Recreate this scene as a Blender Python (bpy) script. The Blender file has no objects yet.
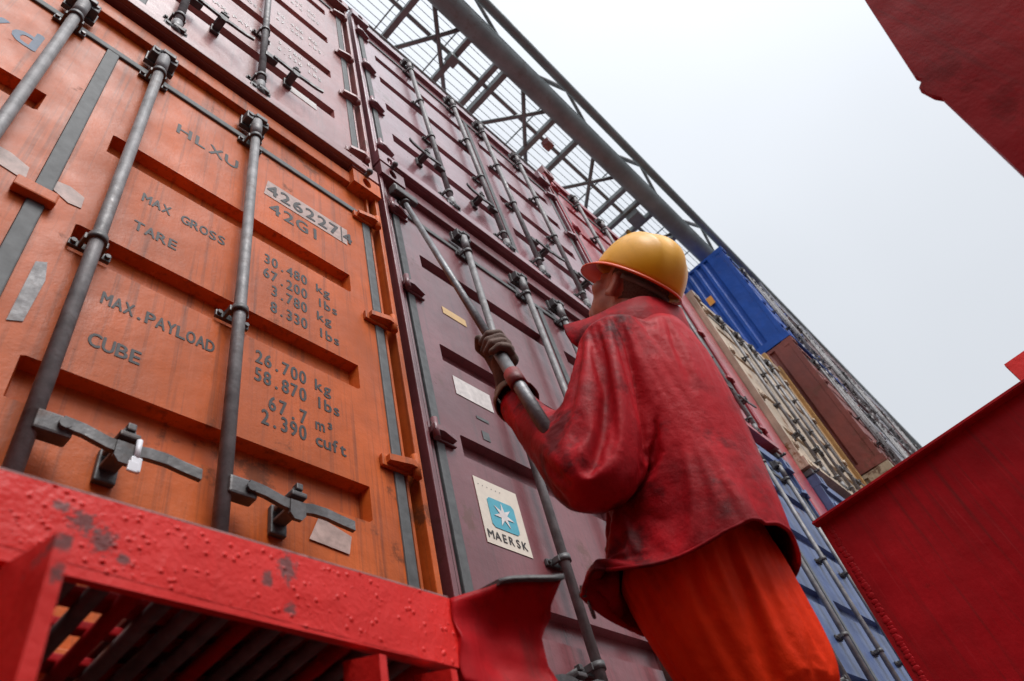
import bpy, bmesh, math, random
from mathutils import Vector, Matrix, noise
random.seed(7)
R = math.radians
SC = bpy.context.scene
COL = SC.collection

# ------------------------------------------------------------------ camera
cd = bpy.data.cameras.new('camera'); cam = bpy.data.objects.new('camera', cd); COL.objects.link(cam)
cd.sensor_width = 36.0; cd.lens = 36.0 * 702.98 / 1024.0
cd.clip_start = 0.05; cd.clip_end = 20000
m = Matrix(((0.6770624613, -0.4295194840, -0.5975779751, 0.0),
            (-0.7014933397, -0.6221469553, -0.3476208572, -1.25),
            (-0.2224713867, 0.6545580028, -0.7225374061, 0.35),
            (0, 0, 0, 1)))
cam.matrix_world = m
cd.dof.use_dof = True; cd.dof.focus_distance = 2.6; cd.dof.aperture_fstop = 4.0
SC.camera = cam

# ------------------------------------------------------------------ world / sun / exposure
SUN_EL, SUN_AZ = R(54), R(190)      # azimuth measured clockwise from +Y: the light comes over the camera's side
W = bpy.data.worlds.new('World'); SC.world = W; W.use_nodes = True
nt = W.node_tree; nt.nodes.clear()
sky = nt.nodes.new('ShaderNodeTexSky'); sky.sky_type = 'NISHITA'; sky.sun_disc = False
sky.sun_elevation = SUN_EL; sky.sun_rotation = SUN_AZ; sky.air_density = 1.0; sky.dust_density = 3.0
hs = nt.nodes.new('ShaderNodeHueSaturation'); hs.inputs['Saturation'].default_value = 0.35; hs.inputs['Value'].default_value = 1.0
tc = nt.nodes.new('ShaderNodeTexCoord')
cn = nt.nodes.new('ShaderNodeTexNoise'); cn.inputs['Scale'].default_value = 1.6; cn.inputs['Detail'].default_value = 3
cr = nt.nodes.new('ShaderNodeMapRange'); cr.inputs['From Min'].default_value = .3; cr.inputs['From Max'].default_value = .7
cr.inputs['To Min'].default_value = 5.75; cr.inputs['To Max'].default_value = 6.45
comb = nt.nodes.new('ShaderNodeMixRGB'); comb.blend_type = 'MULTIPLY'; comb.inputs['Fac'].default_value = 1
comb.inputs['Color2'].default_value = (0.95, 1.0, 1.075, 1)
mx = nt.nodes.new('ShaderNodeMixRGB'); mx.inputs['Fac'].default_value = 0.93
bg = nt.nodes.new('ShaderNodeBackground'); bg.inputs['Strength'].default_value = 0.105
wo = nt.nodes.new('ShaderNodeOutputWorld')
L = nt.links
L.new(tc.outputs['Generated'], cn.inputs['Vector']); L.new(cn.outputs['Fac'], cr.inputs['Value'])
sx = nt.nodes.new('ShaderNodeSeparateXYZ'); L.new(tc.outputs['Generated'], sx.inputs[0])
gr = nt.nodes.new('ShaderNodeMapRange'); gr.inputs['From Min'].default_value = 0; gr.inputs['From Max'].default_value = 1
gr.inputs['To Min'].default_value = .66; gr.inputs['To Max'].default_value = 1.12; L.new(sx.outputs['Z'], gr.inputs['Value'])
ml = nt.nodes.new('ShaderNodeMath'); ml.operation = 'MULTIPLY'; L.new(cr.outputs['Result'], ml.inputs[0]); L.new(gr.outputs['Result'], ml.inputs[1])
dt = nt.nodes.new('ShaderNodeVectorMath'); dt.operation = 'DOT_PRODUCT'; L.new(tc.outputs['Generated'], dt.inputs[0])
dt.inputs[1].default_value = (math.sin(SUN_AZ) * math.cos(SUN_EL), math.cos(SUN_AZ) * math.cos(SUN_EL), math.sin(SUN_EL))
mx0 = nt.nodes.new('ShaderNodeMath'); mx0.operation = 'MAXIMUM'; L.new(dt.outputs['Value'], mx0.inputs[0]); mx0.inputs[1].default_value = 0
pw_ = nt.nodes.new('ShaderNodeMath'); pw_.operation = 'POWER'; L.new(mx0.outputs[0], pw_.inputs[0]); pw_.inputs[1].default_value = 7
ma = nt.nodes.new('ShaderNodeMath'); ma.operation = 'MULTIPLY_ADD'; L.new(pw_.outputs[0], ma.inputs[0]); ma.inputs[1].default_value = 13.0; L.new(ml.outputs[0], ma.inputs[2])
L.new(ma.outputs[0], comb.inputs['Color1'])
L.new(sky.outputs['Color'], hs.inputs['Color'])
L.new(hs.outputs['Color'], mx.inputs['Color1']); L.new(comb.outputs['Color'], mx.inputs['Color2'])
L.new(mx.outputs['Color'], bg.inputs['Color']); L.new(bg.outputs['Background'], wo.inputs['Surface'])
sl = bpy.data.lights.new('sun', 'SUN'); sl.energy = 1.5; sl.angle = R(26); sl.color = (1.0, 0.97, 0.93)
sun = bpy.data.objects.new('sun', sl); COL.objects.link(sun)
sd = Vector((math.sin(SUN_AZ) * math.cos(SUN_EL), math.cos(SUN_AZ) * math.cos(SUN_EL), math.sin(SUN_EL)))
sun.rotation_euler = sd.to_track_quat('Z', 'Y').to_euler()
SC.view_settings.view_transform = 'Standard'; SC.view_settings.look = 'None'
SC.view_settings.exposure = 0.47; SC.view_settings.gamma = 1.0; SC.view_settings.use_curve_mapping = False
SC.render.engine = 'CYCLES'
SC.cycles.max_bounces = 5; SC.cycles.diffuse_bounces = 3; SC.cycles.glossy_bounces = 3
SC.cycles.use_denoising = True

# ------------------------------------------------------------------ helpers
def empty(name, loc=(0, 0, 0), parent=None):
    o = bpy.data.objects.new(name, None); COL.objects.link(o); o.location = loc
    o.empty_display_size = .1
    if parent: o.parent = parent
    return o
def tag(o, label=None, cat=None, group=None, kind=None):
    if label: o['label'] = label
    if cat: o['category'] = cat
    if group: o['group'] = group
    if kind: o['kind'] = kind
    return o
def obj(name, mesh, mat=None, parent=None, loc=None, smooth=None):
    if isinstance(mesh, MB): mesh = mesh.mesh(name)
    o = bpy.data.objects.new(name, mesh); COL.objects.link(o)
    if mat and not mesh.materials: mesh.materials.append(mat)
    if parent: o.parent = parent
    if loc is not None: o.location = loc
    return o
class MB:
    def __init__(s): s.bm = bmesh.new()
    def _merge(s, t):
        tmp = bpy.data.meshes.new('t'); t.to_mesh(tmp); t.free(); s.bm.from_mesh(tmp); bpy.data.meshes.remove(tmp)
    def box(s, x0, x1, y0, y1, z0, z1, bev=0.0, rot=None, seg=2):
        t = bmesh.new(); bmesh.ops.create_cube(t, size=1)
        c = Vector(((x0 + x1) / 2, (y0 + y1) / 2, (z0 + z1) / 2))
        for v in t.verts: v.co = Vector((v.co.x * (x1 - x0), v.co.y * (y1 - y0), v.co.z * (z1 - z0)))
        if bev: bmesh.ops.bevel(t, geom=list(t.edges), offset=bev, segments=seg, affect='EDGES', profile=.6)
        for v in t.verts:
            p = v.co
            if rot: p = rot @ p
            v.co = p + c
        s._merge(t); return s
    def bar(s, p0, p1, w, h, up=(0, 0, 1), bev=0.0):
        p0 = Vector(p0); p1 = Vector(p1); d = p1 - p0; ln = d.length
        z = d.normalized(); x = Vector(up).cross(z)
        if x.length < 1e-4: x = Vector((1, 0, 0)).cross(z)
        x.normalize(); y = z.cross(x)
        rm = Matrix((x, y, z)).transposed()
        c = (p0 + p1) / 2
        t = bmesh.new(); bmesh.ops.create_cube(t, size=1)
        for v in t.verts: v.co = Vector((v.co.x * w, v.co.y * h, v.co.z * ln))
        if bev: bmesh.ops.bevel(t, geom=list(t.edges), offset=bev, segments=2, affect='EDGES')
        for v in t.verts: v.co = rm @ v.co + c
        s._merge(t); return s
    def cyl(s, p0, p1, r0, r1=None, seg=14, cap=True):
        if r1 is None: r1 = r0
        p0 = Vector(p0); p1 = Vector(p1); d = p1 - p0
        t = bmesh.new()
        bmesh.ops.create_cone(t, cap_ends=cap, segments=seg, radius1=r0, radius2=r1, depth=d.length)
        q = d.to_track_quat('Z', 'Y').to_matrix()
        for f in t.faces: f.smooth = len(f.verts) == 4
        for v in t.verts: v.co = q @ v.co + (p0 + p1) / 2
        s._merge(t); return s
    def tube(s, pts, r, seg=8):
        for a, b in zip(pts[:-1], pts[1:]): s.cyl(a, b, r, seg=seg)
        for p in pts[1:-1]: s.ball(p, r, 1)
        return s
    def ball(s, c, r, sub=2, sc=(1, 1, 1), rot=None):
        t = bmesh.new(); bmesh.ops.create_icosphere(t, subdivisions=sub, radius=1)
        for f in t.faces: f.smooth = True
        for v in t.verts:
            p = Vector((v.co.x * r * sc[0], v.co.y * r * sc[1], v.co.z * r * sc[2]))
            if rot: p = rot @ p
            v.co = p + Vector(c)
        s._merge(t); return s
    def chain(s, pts, radii, step=.35, sub=2):
        for i in range(len(pts) - 1):
            a, b = Vector(pts[i]), Vector(pts[i + 1]); ra, rb = radii[i], radii[i + 1]
            n = max(2, int((b - a).length / (min(ra, rb) * step)) + 1)
            for k in range(n + 1):
                t = k / n; s.ball(a.lerp(b, t), ra + (rb - ra) * t, sub)
        return s
    def prism(s, poly, y0, y1, axis='y'):
        t = bmesh.new()
        def P(a, b, c):
            return {'y': (a, c, b), 'x': (c, a, b), 'z': (a, b, c)}[axis]
        va = [t.verts.new(P(a, b, y0)) for a, b in poly]; vb = [t.verts.new(P(a, b, y1)) for a, b in poly]
        n = len(poly)
        t.faces.new(va); t.faces.new(vb[::-1])
        for i in range(n): t.faces.new((va[i], vb[i], vb[(i + 1) % n], va[(i + 1) % n]))
        bmesh.ops.recalc_face_normals(t, faces=t.faces)
        s._merge(t); return s
    def loft(s, rings, cap=True, closed=True):
        t = bmesh.new(); rv = [[t.verts.new(p) for p in r] for r in rings]; n = len(rings[0])
        for a, b in zip(rv[:-1], rv[1:]):
            for i in range(n if closed else n - 1):
                j = (i + 1) % n; f = t.faces.new((a[i], a[j], b[j], b[i])); f.smooth = True
        if cap and closed: t.faces.new(rv[0][::-1]); t.faces.new(rv[-1])
        bmesh.ops.recalc_face_normals(t, faces=t.faces)
        s._merge(t); return s
    def grid(s, xs, zs, fn):
        t = bmesh.new(); V = [[t.verts.new(fn(x, z)) for x in xs] for z in zs]
        for j in range(len(zs) - 1):
            for i in range(len(xs) - 1): t.faces.new((V[j][i], V[j][i + 1], V[j + 1][i + 1], V[j + 1][i]))
        s._merge(t); return s
    def mesh(s, name):
        me = bpy.data.meshes.new(name); s.bm.to_mesh(me); s.bm.free(); return me

# ------------------------------------------------------------------ materials
def new_mat(name):
    mt = bpy.data.materials.new(name); mt.use_nodes = True; n = mt.node_tree.nodes
    return mt, mt.node_tree, n['Principled BSDF']
def nz(t, vec, scale, detail=4, rough=.6):
    n = t.nodes.new('ShaderNodeTexNoise'); n.inputs['Scale'].default_value = scale
    n.inputs['Detail'].default_value = detail; n.inputs['Roughness'].default_value = rough
    t.links.new(vec, n.inputs['Vector']); return n.outputs['Fac']
def mp(t, vec, sc):
    n = t.nodes.new('ShaderNodeMapping'); n.inputs['Scale'].default_value = sc; t.links.new(vec, n.inputs['Vector']); return n.outputs['Vector']
def ramp(t, f, a, b, lo=0., hi=1.):
    n = t.nodes.new('ShaderNodeMapRange'); n.inputs['From Min'].default_value = a; n.inputs['From Max'].default_value = b
    n.inputs['To Min'].default_value = lo; n.inputs['To Max'].default_value = hi
    t.links.new(f, n.inputs['Value']); return n.outputs['Result']
def mixc(t, fac, c1, c2, mode='MIX'):
    n = t.nodes.new('ShaderNodeMixRGB'); n.blend_type = mode
    for k, v in (('Fac', fac), ('Color1', c1), ('Color2', c2)):
        if isinstance(v, (int, float)): n.inputs[k].default_value = v
        elif isinstance(v, tuple): n.inputs[k].default_value = (*v, 1)
        else: t.links.new(v, n.inputs[k])
    return n.outputs['Color']
def math_(t, op, a, b):
    n = t.nodes.new('ShaderNodeMath'); n.operation = op
    for i, v in enumerate((a, b)):
        if isinstance(v, (int, float)): n.inputs[i].default_value = v
        else: t.links.new(v, n.inputs[i])
    return n.outputs[0]
def bump(t, b, h, strength=.3, dist=.01):
    n = t.nodes.new('ShaderNodeBump'); n.inputs['Strength'].default_value = strength; n.inputs['Distance'].default_value = dist
    t.links.new(h, n.inputs['Height']); t.links.new(n.outputs['Normal'], b.inputs['Normal'])
def pos(t):
    return t.nodes.new('ShaderNodeNewGeometry').outputs['Position']
def paint(name, base, rough=.42, fade=.12, rust=.5, streak=.35, bumps=.15, rustc=(.10, .035, .015), spec=.5, dirt=(.03, .022, .018), coat=.0, patches=()):
    mt, t, b = new_mat(name); p = pos(t)
    light = tuple(min(1, c * (1 + fade) + .03 * fade) for c in base); dark = tuple(c * (1 - fade * 1.2) for c in base)
    c = mixc(t, ramp(t, nz(t, p, 2.1, 5), .35, .65), dark, light)
    c = mixc(t, ramp(t, nz(t, p, 55, 3), .35, .7, 0, .25), c, dark)
    st = nz(t, mp(t, p, (38, 38, 1.1)), 1.0, 4, .65)
    c = mixc(t, ramp(t, st, .52, .78, 0, streak), c, dirt)
    st2 = nz(t, mp(t, p, (70, 70, 2.5)), 1.0, 3, .6)
    c = mixc(t, ramp(t, st2, .60, .75, 0, streak * .45), c, tuple(min(1, x * 1.15 + .05) for x in base))
    big = ramp(t, nz(t, mp(t, p, (5, 5, 1.6)), 1.0, 5, .6), .42, .66, 0, streak * .55)       # broad grimy runs
    c = mixc(t, big, c, tuple(x * .55 + y * .45 for x, y in zip(base, dirt)))
    ru = math_(t, 'MULTIPLY', nz(t, p, 9, 8, .7), nz(t, p, 1.7, 2))
    rm = ramp(t, ru, .335, .385, 0, rust)
    c = mixc(t, rm, c, rustc)
    # scratches
    sc = nz(t, mp(t, p, (9, 9, 120)), 1.0, 2)
    c = mixc(t, ramp(t, sc, .73, .78, 0, rust * .6), c, tuple(min(1, x * .5 + .1) for x in base))
    for (q, rad, el) in patches:      # bare spots where the paint has come off
        vm = t.nodes.new('ShaderNodeVectorMath'); vm.operation = 'SUBTRACT'; t.links.new(p, vm.inputs[0]); vm.inputs[1].default_value = q
        v2 = t.nodes.new('ShaderNodeVectorMath'); v2.operation = 'MULTIPLY'; t.links.new(vm.outputs[0], v2.inputs[0]); v2.inputs[1].default_value = (1 / rad, .3 / rad, 1 / (rad * el))
        v3 = t.nodes.new('ShaderNodeVectorMath'); v3.operation = 'LENGTH'; t.links.new(v2.outputs[0], v3.inputs[0])
        f = math_(t, 'ADD', v3.outputs['Value'], ramp(t, nz(t, p, 110, 6, .75), .2, .8, -1.1, 1.1))
        c = mixc(t, ramp(t, f, .60, 1.05, .85, 0), c, (.13, .075, .072))
    b.inputs['Coat Weight'].default_value = coat; b.inputs['Coat Roughness'].default_value = .18
    t.links.new(c, b.inputs['Base Color'])
    r = math_(t, 'ADD', ramp(t, nz(t, p, 5, 4), .3, .7, rough - .1, rough + .12), ramp(t, rm, 0, 1, 0, .25))
    t.links.new(r, b.inputs['Roughness']); b.inputs['Specular IOR Level'].default_value = spec
    h = math_(t, 'ADD', math_(t, 'MULTIPLY', nz(t, p, 3.5, 2), 2.2), math_(t, 'ADD', nz(t, p, 14, 5), math_(t, 'MULTIPLY', nz(t, p, 120, 2), .15)))
    bump(t, b, h, bumps, .02)
    return mt
def metal(name, base, rough=.5, met=.35, rust=.45, scale=18):
    mt, t, b = new_mat(name); p = pos(t)
    c = mixc(t, ramp(t, nz(t, p, scale, 5), .35, .65), tuple(x * .7 for x in base), tuple(x * 1.25 for x in base))
    c = mixc(t, ramp(t, nz(t, p, scale * .6, 7, .7), .56, .68, 0, rust), c, (.075, .032, .018))
    t.links.new(c, b.inputs['Base Color']); b.inputs['Metallic'].default_value = met
    t.links.new(ramp(t, nz(t, p, 30, 3), .3, .7, rough - .12, rough + .15), b.inputs['Roughness'])
    bump(t, b, nz(t, p, 90, 4), .25, .004)
    return mt
def plain(name, base, rough=.6, var=.15, scale=20, bumps=.1):
    mt, t, b = new_mat(name); p = pos(t)
    c = mixc(t, ramp(t, nz(t, p, scale, 4), .3, .7), tuple(x * (1 - var) for x in base), tuple(min(1, x * (1 + var)) for x in base))
    t.links.new(c, b.inputs['Base Color']); b.inputs['Roughness'].default_value = rough
    if bumps: bump(t, b, nz(t, p, scale * 4, 3), bumps, .004)
    return mt
def cloth(name, base, rough=.7, dirt=.4, sheen=.2, scale=1.0, dirtc=(.03, .008, .01)):
    mt, t, b = new_mat(name); p = pos(t)
    c = mixc(t, ramp(t, nz(t, p, 5, 4), .3, .7), tuple(x * .85 for x in base), tuple(min(1, x * 1.12) for x in base))
    d = math_(t, 'MULTIPLY', nz(t, p, 13, 6, .7), nz(t, p, 3.2, 2))
    c = mixc(t, ramp(t, d, .28, .38, 0, dirt), c, dirtc)
    # soaked, grimy blotches with ragged edges
    wet = math_(t, 'ADD', nz(t, p, 3.0, 6, .62), math_(t, 'MULTIPLY', nz(t, p, 45, 3), .08))
    c = mixc(t, ramp(t, wet, .52, .64, 0, dirt * .75), c, tuple(x * .22 for x in base))
    t.links.new(c, b.inputs['Base Color'])
    t.links.new(ramp(t, nz(t, p, 8, 3), .3, .7, rough - .12, rough + .1), b.inputs['Roughness'])
    b.inputs['Sheen Weight'].default_value = sheen; b.inputs['Sheen Roughness'].default_value = .5; b.inputs['Specular IOR Level'].default_value = .13
    rn = t.nodes.new('ShaderNodeTexNoise'); rn.noise_type = 'RIDGED_MULTIFRACTAL'; rn.inputs['Scale'].default_value = 1.0; rn.inputs['Detail'].default_value = 3; rn.inputs['Roughness'].default_value = .35
    t.links.new(mp(t, p, (11, 11, 7)), rn.inputs['Vector']); rn.inputs['Distortion'].default_value = .35
    h = math_(t, 'ADD', math_(t, 'MULTIPLY', rn.outputs['Fac'], .9), math_(t, 'ADD', math_(t, 'MULTIPLY', nz(t, p, 34, 5, .6), .55), math_(t, 'MULTIPLY', nz(t, p, 480, 2), .10)))
    bump(t, b, h, .5, .012)
    return mt

M = {}
M['orange'] = paint('orange_container_paint', (.56, .108, .014), .45, .22, .7, .85, spec=.22)
M['maroon'] = paint('maroon_container_paint', (.19, .048, .055), .36, .25, .6, .65, coat=.35)
M['brownred'] = paint('faded_brown_red_paint', (.31, .10, .09), .40, .22, .7, .5, coat=.35)
M['maroon_sky_sheen'] = paint('maroon_paint_with_sky_sheen', (.28, .095, .112), .34, .22, .55, .55, coat=.6)  # maroon with a lightened base colour that imitates sky reflection
M['red_box'] = paint('crimson_container_paint', (.38, .03, .042), .34, .2, .5, .3, coat=.35)
M['blue_old'] = paint('weathered_blue_paint', (.075, .115, .25), .38, .25, .8, .45)
M['cream'] = paint('rusty_cream_paint', (.50, .39, .28), .5, .3, 1.0, 1.0, rustc=(.22, .09, .03), dirt=(.16, .09, .045))
M['blue'] = paint('royal_blue_paint', (.010, .075, .38), .4, .15, .15, .12, spec=.3)
M['rustbrown'] = paint('rust_brown_paint', (.20, .035, .022), .5, .2, .5, .35)
M['beige'] = paint('beige_paint', (.42, .33, .22), .5, .2, .8, .5)
M['greybox'] = paint('grey_container_paint', (.30, .30, .33), .5, .2, .9, .6, rustc=(.12, .06, .04))
M['purplebox'] = paint('dull_purple_brown_paint', (.20, .13, .13), .5, .2, .8, .5)
M['ochre'] = paint('ochre_post_paint', (.42, .22, .06), .5, .2, .9, .6)
M['red'] = paint('thick_red_deck_paint', (.86, .028, .022), .45, .10, .10, .08, .22, spec=.3,
                 patches=(((.505, -.5, .915), .016, 1.5), ((.475, -.5, .89), .009, 1.5), ((.238, -.5, .902), .018, .8), ((.262, -.5, .885), .016, 1.1), ((.212, -.5, .915), .012, .6), ((.51, -.5, .855), .010, 1), ((.29, -.5, .868), .012, .6), ((.177, -.66, .765), .018, .55), ((.178, -.66, .735), .007, 1.6)))
M['redplate'] = paint('red_plate_paint', (.44, .003, .008), .5, .25, .35, .6, .10, spec=.12, rustc=(.09, .012, .008))
M['green'] = paint('grey_green_steel_paint', (.19, .235, .235), .45, .2, .25, .2)
M['steel'] = metal('galvanised_steel', (.20, .19, .19), .55, .25, .5)
M['steel_dark'] = metal('worn_dark_steel', (.10, .095, .095), .5, .4, .5)
M['bar'] = metal('lashing_bar_steel', (.17, .17, .175), .42, .5, .3)
M['rubber'] = plain('grey_rubber_gasket', (.10, .105, .105), .65, .3, 25)
M['ink'] = plain('dark_stencil_ink', (.03, .024, .024), .6, .2)
M['blueink'] = plain('blue_lettering', (.09, .13, .20), .6, .25)
M['white'] = plain('white_lettering', (.68, .64, .62), .6, .2)
M['paper'] = plain('dirty_white_paper', (.62, .57, .54), .6, .18, 30)
M['tape'] = plain('torn_grey_tape', (.42, .29, .25), .55, .3, 30)
M['cream_paper'] = plain('cream_paper', (.68, .60, .50), .5, .06, 30)
M['yellow_paper'] = plain('yellow_label', (.62, .40, .17), .5, .1, 30)
M['teal'] = plain('blue_green_print', (.075, .36, .45), .5, .1)
M['collar_red'] = metal('worn_red_sleeve', (.22, .025, .025), .5, .0, .7)
M['worn'] = metal('worn_red_grey_edge', (.34, .17, .16), .55, .0, .9, 40)
M['tube'] = metal('scuffed_dark_tube', (.13, .105, .10), .5, .2, .6, 26)
M['hole'] = plain('shadowed_steel', (.02, .018, .018), .8, .2)
M['deck'] = paint('dark_red_deck_paint', (.09, .03, .026), .5, .2, .8, .3)
M['water'] = plain('sea_water', (.03, .05, .06), .15, .3, .3, .3)
M['orange_sign'] = plain('orange_label', (.75, .32, .05), .5, .1)
M['white_plastic'] = plain('white_plastic', (.75, .76, .80), .4, .05)
M['green_plate'] = plain('green_bracket_paint', (.10, .22, .20), .5, .2)

# ------------------------------------------------------------------ lettering
def text_mesh(s, h, width=.8, extr=.0002):
    cu = bpy.data.curves.new('lettering', 'FONT'); cu.body = s; cu.size = h / .69; cu.extrude = 0; cu.resolution_u = 3
    o = bpy.data.objects.new('lettering_source', cu); COL.objects.link(o)
    dg = bpy.context.evaluated_depsgraph_get(); dg.update()
    me = bpy.data.meshes.new_from_object(o.evaluated_get(dg), depsgraph=dg)
    bpy.data.objects.remove(o); bpy.data.curves.remove(cu)
    for v in me.vertices: v.co.x *= width
    return me
_ch = {}
def lettering(s, x0, z0, pitch, h, y, parent, mat, name='lettering', width=.92, bold=1.5):
    bm = bmesh.new()
    for i, c in enumerate(s):
        if c == ' ': continue
        k = (c, h, width)
        if k not in _ch: _ch[k] = text_mesh(c, h, width)
        n0 = len(bm.verts); bm.from_mesh(_ch[k]); bm.verts.ensure_lookup_table()
        vs = bm.verts[n0:]
        gx0 = min(v.co.x for v in vs); gx1 = max(v.co.x for v in vs); cx = (gx0 + gx1) / 2; fx = min(1, .86 * pitch / max(1e-6, gx1 - gx0))
        if c in '.,': cx += 0
        for v in vs:
            v.co = Vector((x0 + i * pitch + (v.co.x - cx) * fx, y - v.co.z, z0 + v.co.y))
        if bold:
            for q, (ax, az) in enumerate(((-.022, 0), (.022, 0), (0, .016), (0, -.016))):
                n1 = len(bm.verts); bm.from_mesh(_ch[k]); bm.verts.ensure_lookup_table()
                for v in bm.verts[n1:]: v.co = Vector((x0 + i * pitch + (v.co.x - cx) * fx + ax * h * bold, y - .00012 * (q + 1), z0 + v.co.y + az * h * bold))
    me = bpy.data.meshes.new(name); bm.to_mesh(me); bm.free()
    return obj(name, me, mat, parent)

# ------------------------------------------------------------------ shipping containers
HW = 1.219
CACHE = {}
def cached(key, fn):
    if key not in CACHE: CACHE[key] = fn()
    return CACHE[key]
def casting_mesh(w=.162, h=.118, d=.176, sx=1):
    bm = bmesh.new(); n = 32
    def rect(t):
        c, s = math.cos(t), math.sin(t); k = min(w / 2 / max(abs(c), 1e-6), h / 2 / max(abs(s), 1e-6)); return c * k, s * k
    outer = []; inner = []; deep = []; back = []
    # put vertices exactly on the corners
    angs = sorted([2 * math.pi * i / n for i in range(n)] + [math.atan2(sy * h, sx_ * w) % (2 * math.pi) for sx_ in (1, -1) for sy in (1, -1)])
    for t in angs:
        x, z = rect(t); outer.append(bm.verts.new((x, 0, z))); back.append(bm.verts.new((x, d, z)))
        a, b = .026, .039
        inner.append(bm.verts.new((b * math.cos(t) * .62 + 0, 0, .040 * math.sin(t))))
        deep.append(bm.verts.new((b * math.cos(t) * .62, .05, .040 * math.sin(t))))
    N = len(angs)
    for i in range(N):
        j = (i + 1) % N
        for a, b in ((outer, inner), (inner, deep), (back, outer)): bm.faces.new((a[i], a[j], b[j], b[i]))
    f = bm.faces.new(deep); bm.faces.new(back)
    bmesh.ops.recalc_face_normals(bm, faces=bm.faces)
    me = bpy.data.meshes.new('corner_casting'); bm.to_mesh(me); bm.free(); return me
def door_mesh(x0, x1, z0, z1, c0, c1, chans, depth=.041, sl=.010):
    mb = MB()
    xs = [x0, c0, c0 + sl, c1 - sl, c1, x1]
    zs = [z0]
    for zt, hh in chans: zs += [zt - hh, zt - hh + sl, zt - sl * .5, zt]
    zs += [z1]; zs = sorted(set(zs))
    def fn(x, z):
        y = 0
        for zt, hh in chans:
            if zt - hh + sl - 1e-6 <= z <= zt - sl * .5 + 1e-6 and c0 + sl - 1e-6 <= x <= c1 - sl + 1e-6: y = depth
        return (x, y, z)
    mb.grid(xs, zs, fn)
    # edge returns
    for (a, b) in (((x0, z0), (x0, z1)), ((x1, z0), (x1, z1))):
        pass
    bm = mb.bm
    r = bmesh.ops.extrude_edge_only(bm, edges=[e for e in bm.edges if e.is_boundary])
    for v in [g for g in r['geom'] if isinstance(g, bmesh.types.BMVert)]: v.co.y = .05
    bmesh.ops.recalc_face_normals(bm, faces=bm.faces)
    return mb.mesh('door')
def hinge_mesh(s):
    mb = MB()
    mb.box(min(s * 1.06, s * 1.165), max(s * 1.06, s * 1.165), -.016, -.002, -.022, .022, .003)
    mb.prism([(s * 1.075, -.002), (s * 1.075, -.034), (s * 1.15, -.05), (s * 1.19, -.045), (s * 1.19, -.002)], -.012, .012, 'z')
    mb.cyl((s * 1.178, -.035, -.045), (s * 1.178, -.035, .045), .013)
    return mb.mesh('hinge')
def rod_mesh(H, top, bot):
    mb = MB(); mb.cyl((0, 0, bot), (0, 0, top), .0178, seg=18)
    mb.cyl((0, 0, top - .14), (0, 0, top - .015), .0225, seg=18)
    mb.cyl((0, 0, bot + .02), (0, 0, bot + .11), .0225, seg=18)
    return mb.mesh('locking_rod')
def guide_mesh():
    mb = MB()
    mb.box(-.052, .052, .036, .048, -.013, .013, .003)
    mb.box(-.030, -.020, .0, .04, -.012, .012, .003); mb.box(.020, .030, .0, .04, -.012, .012, .003)
    mb.cyl((0, 0, -.012), (0, 0, .012), .0245, seg=18)
    for sx in (-.042, .042): mb.cyl((sx, .038, 0), (sx, .028, 0), .0075, seg=8)
    return mb.mesh('rod_guide')
def keeper_mesh(up):
    mb = MB(); s = 1 if up else -1
    mb.box(-.05, -.018, -.01, .05, -.03, .03, .006); mb.box(.018, .05, -.01, .05, -.03, .03, .006)
    mb.ball((0, -.0, s * .008), .026, 2, (1, 1, .8))
    mb.box(-.016, .034, -.026, .012, -.012, .016, .004)
    mb.box(-.055, .055, .03, .05, -.04, .04, .004)
    for sx in (-.034, .034): mb.cyl((sx, -.016, .0), (sx, .0, .0), .011, seg=8)
    return mb.mesh('cam_keeper')
def handle_mesh(d):
    mb = MB()
    # hub welded on the rod, then a flat curved handle
    mb.box(min(0, d * .07), max(0, d * .07), -.026, .010, -.024, .024, .006)
    mb.cyl((d * .05, -.036, 0), (d * .05, .012, 0), .012, seg=10)
    pts = [(.045, -.028, .004), (.085, -.029, .000), (.13, -.032, -.014), (.17, -.033, -.018), (.21, -.032, -.008), (.25, -.033, -.008), (.285, -.038, -.018), (.32, -.047, -.030)]
    rings = []
    for i, p in enumerate(pts):
        hh = .0135
        x = d * p[0]
        rings.append([(x, p[1] - .006, p[2] - hh), (x, p[1] + .006, p[2] - hh), (x, p[1] + .006, p[2] + hh), (x, p[1] - .006, p[2] + hh)])
    mb.loft(rings)
    for f in mb.bm.faces: f.smooth = False
    return mb.mesh('door_handle')
def catch_mesh(d):
    mb = MB(); x = d * .165
    mb.box(x - .022, x + .022, .034, .05, -.05, .03, .004)
    mb.prism([(x - .020, -.005), (x + .020, -.005), (x + .021, -.042), (x + .010, -.056), (x - .010, -.056), (x - .021, -.042)], -.043, -.033)
    mb.box(x - .018, x + .018, -.04, .04, -.022, -.012, .003)
    mb.box(x - .020, x + .022, -.048, .03, .006, .020, .004)
    mb.cyl((x, -.040, .024), (x, .03, .024), .014, seg=12)
    mb.box(x - .009, x + .009, -.050, -.03, .024, .042, .003)
    return mb.mesh('handle_catch')
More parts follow.
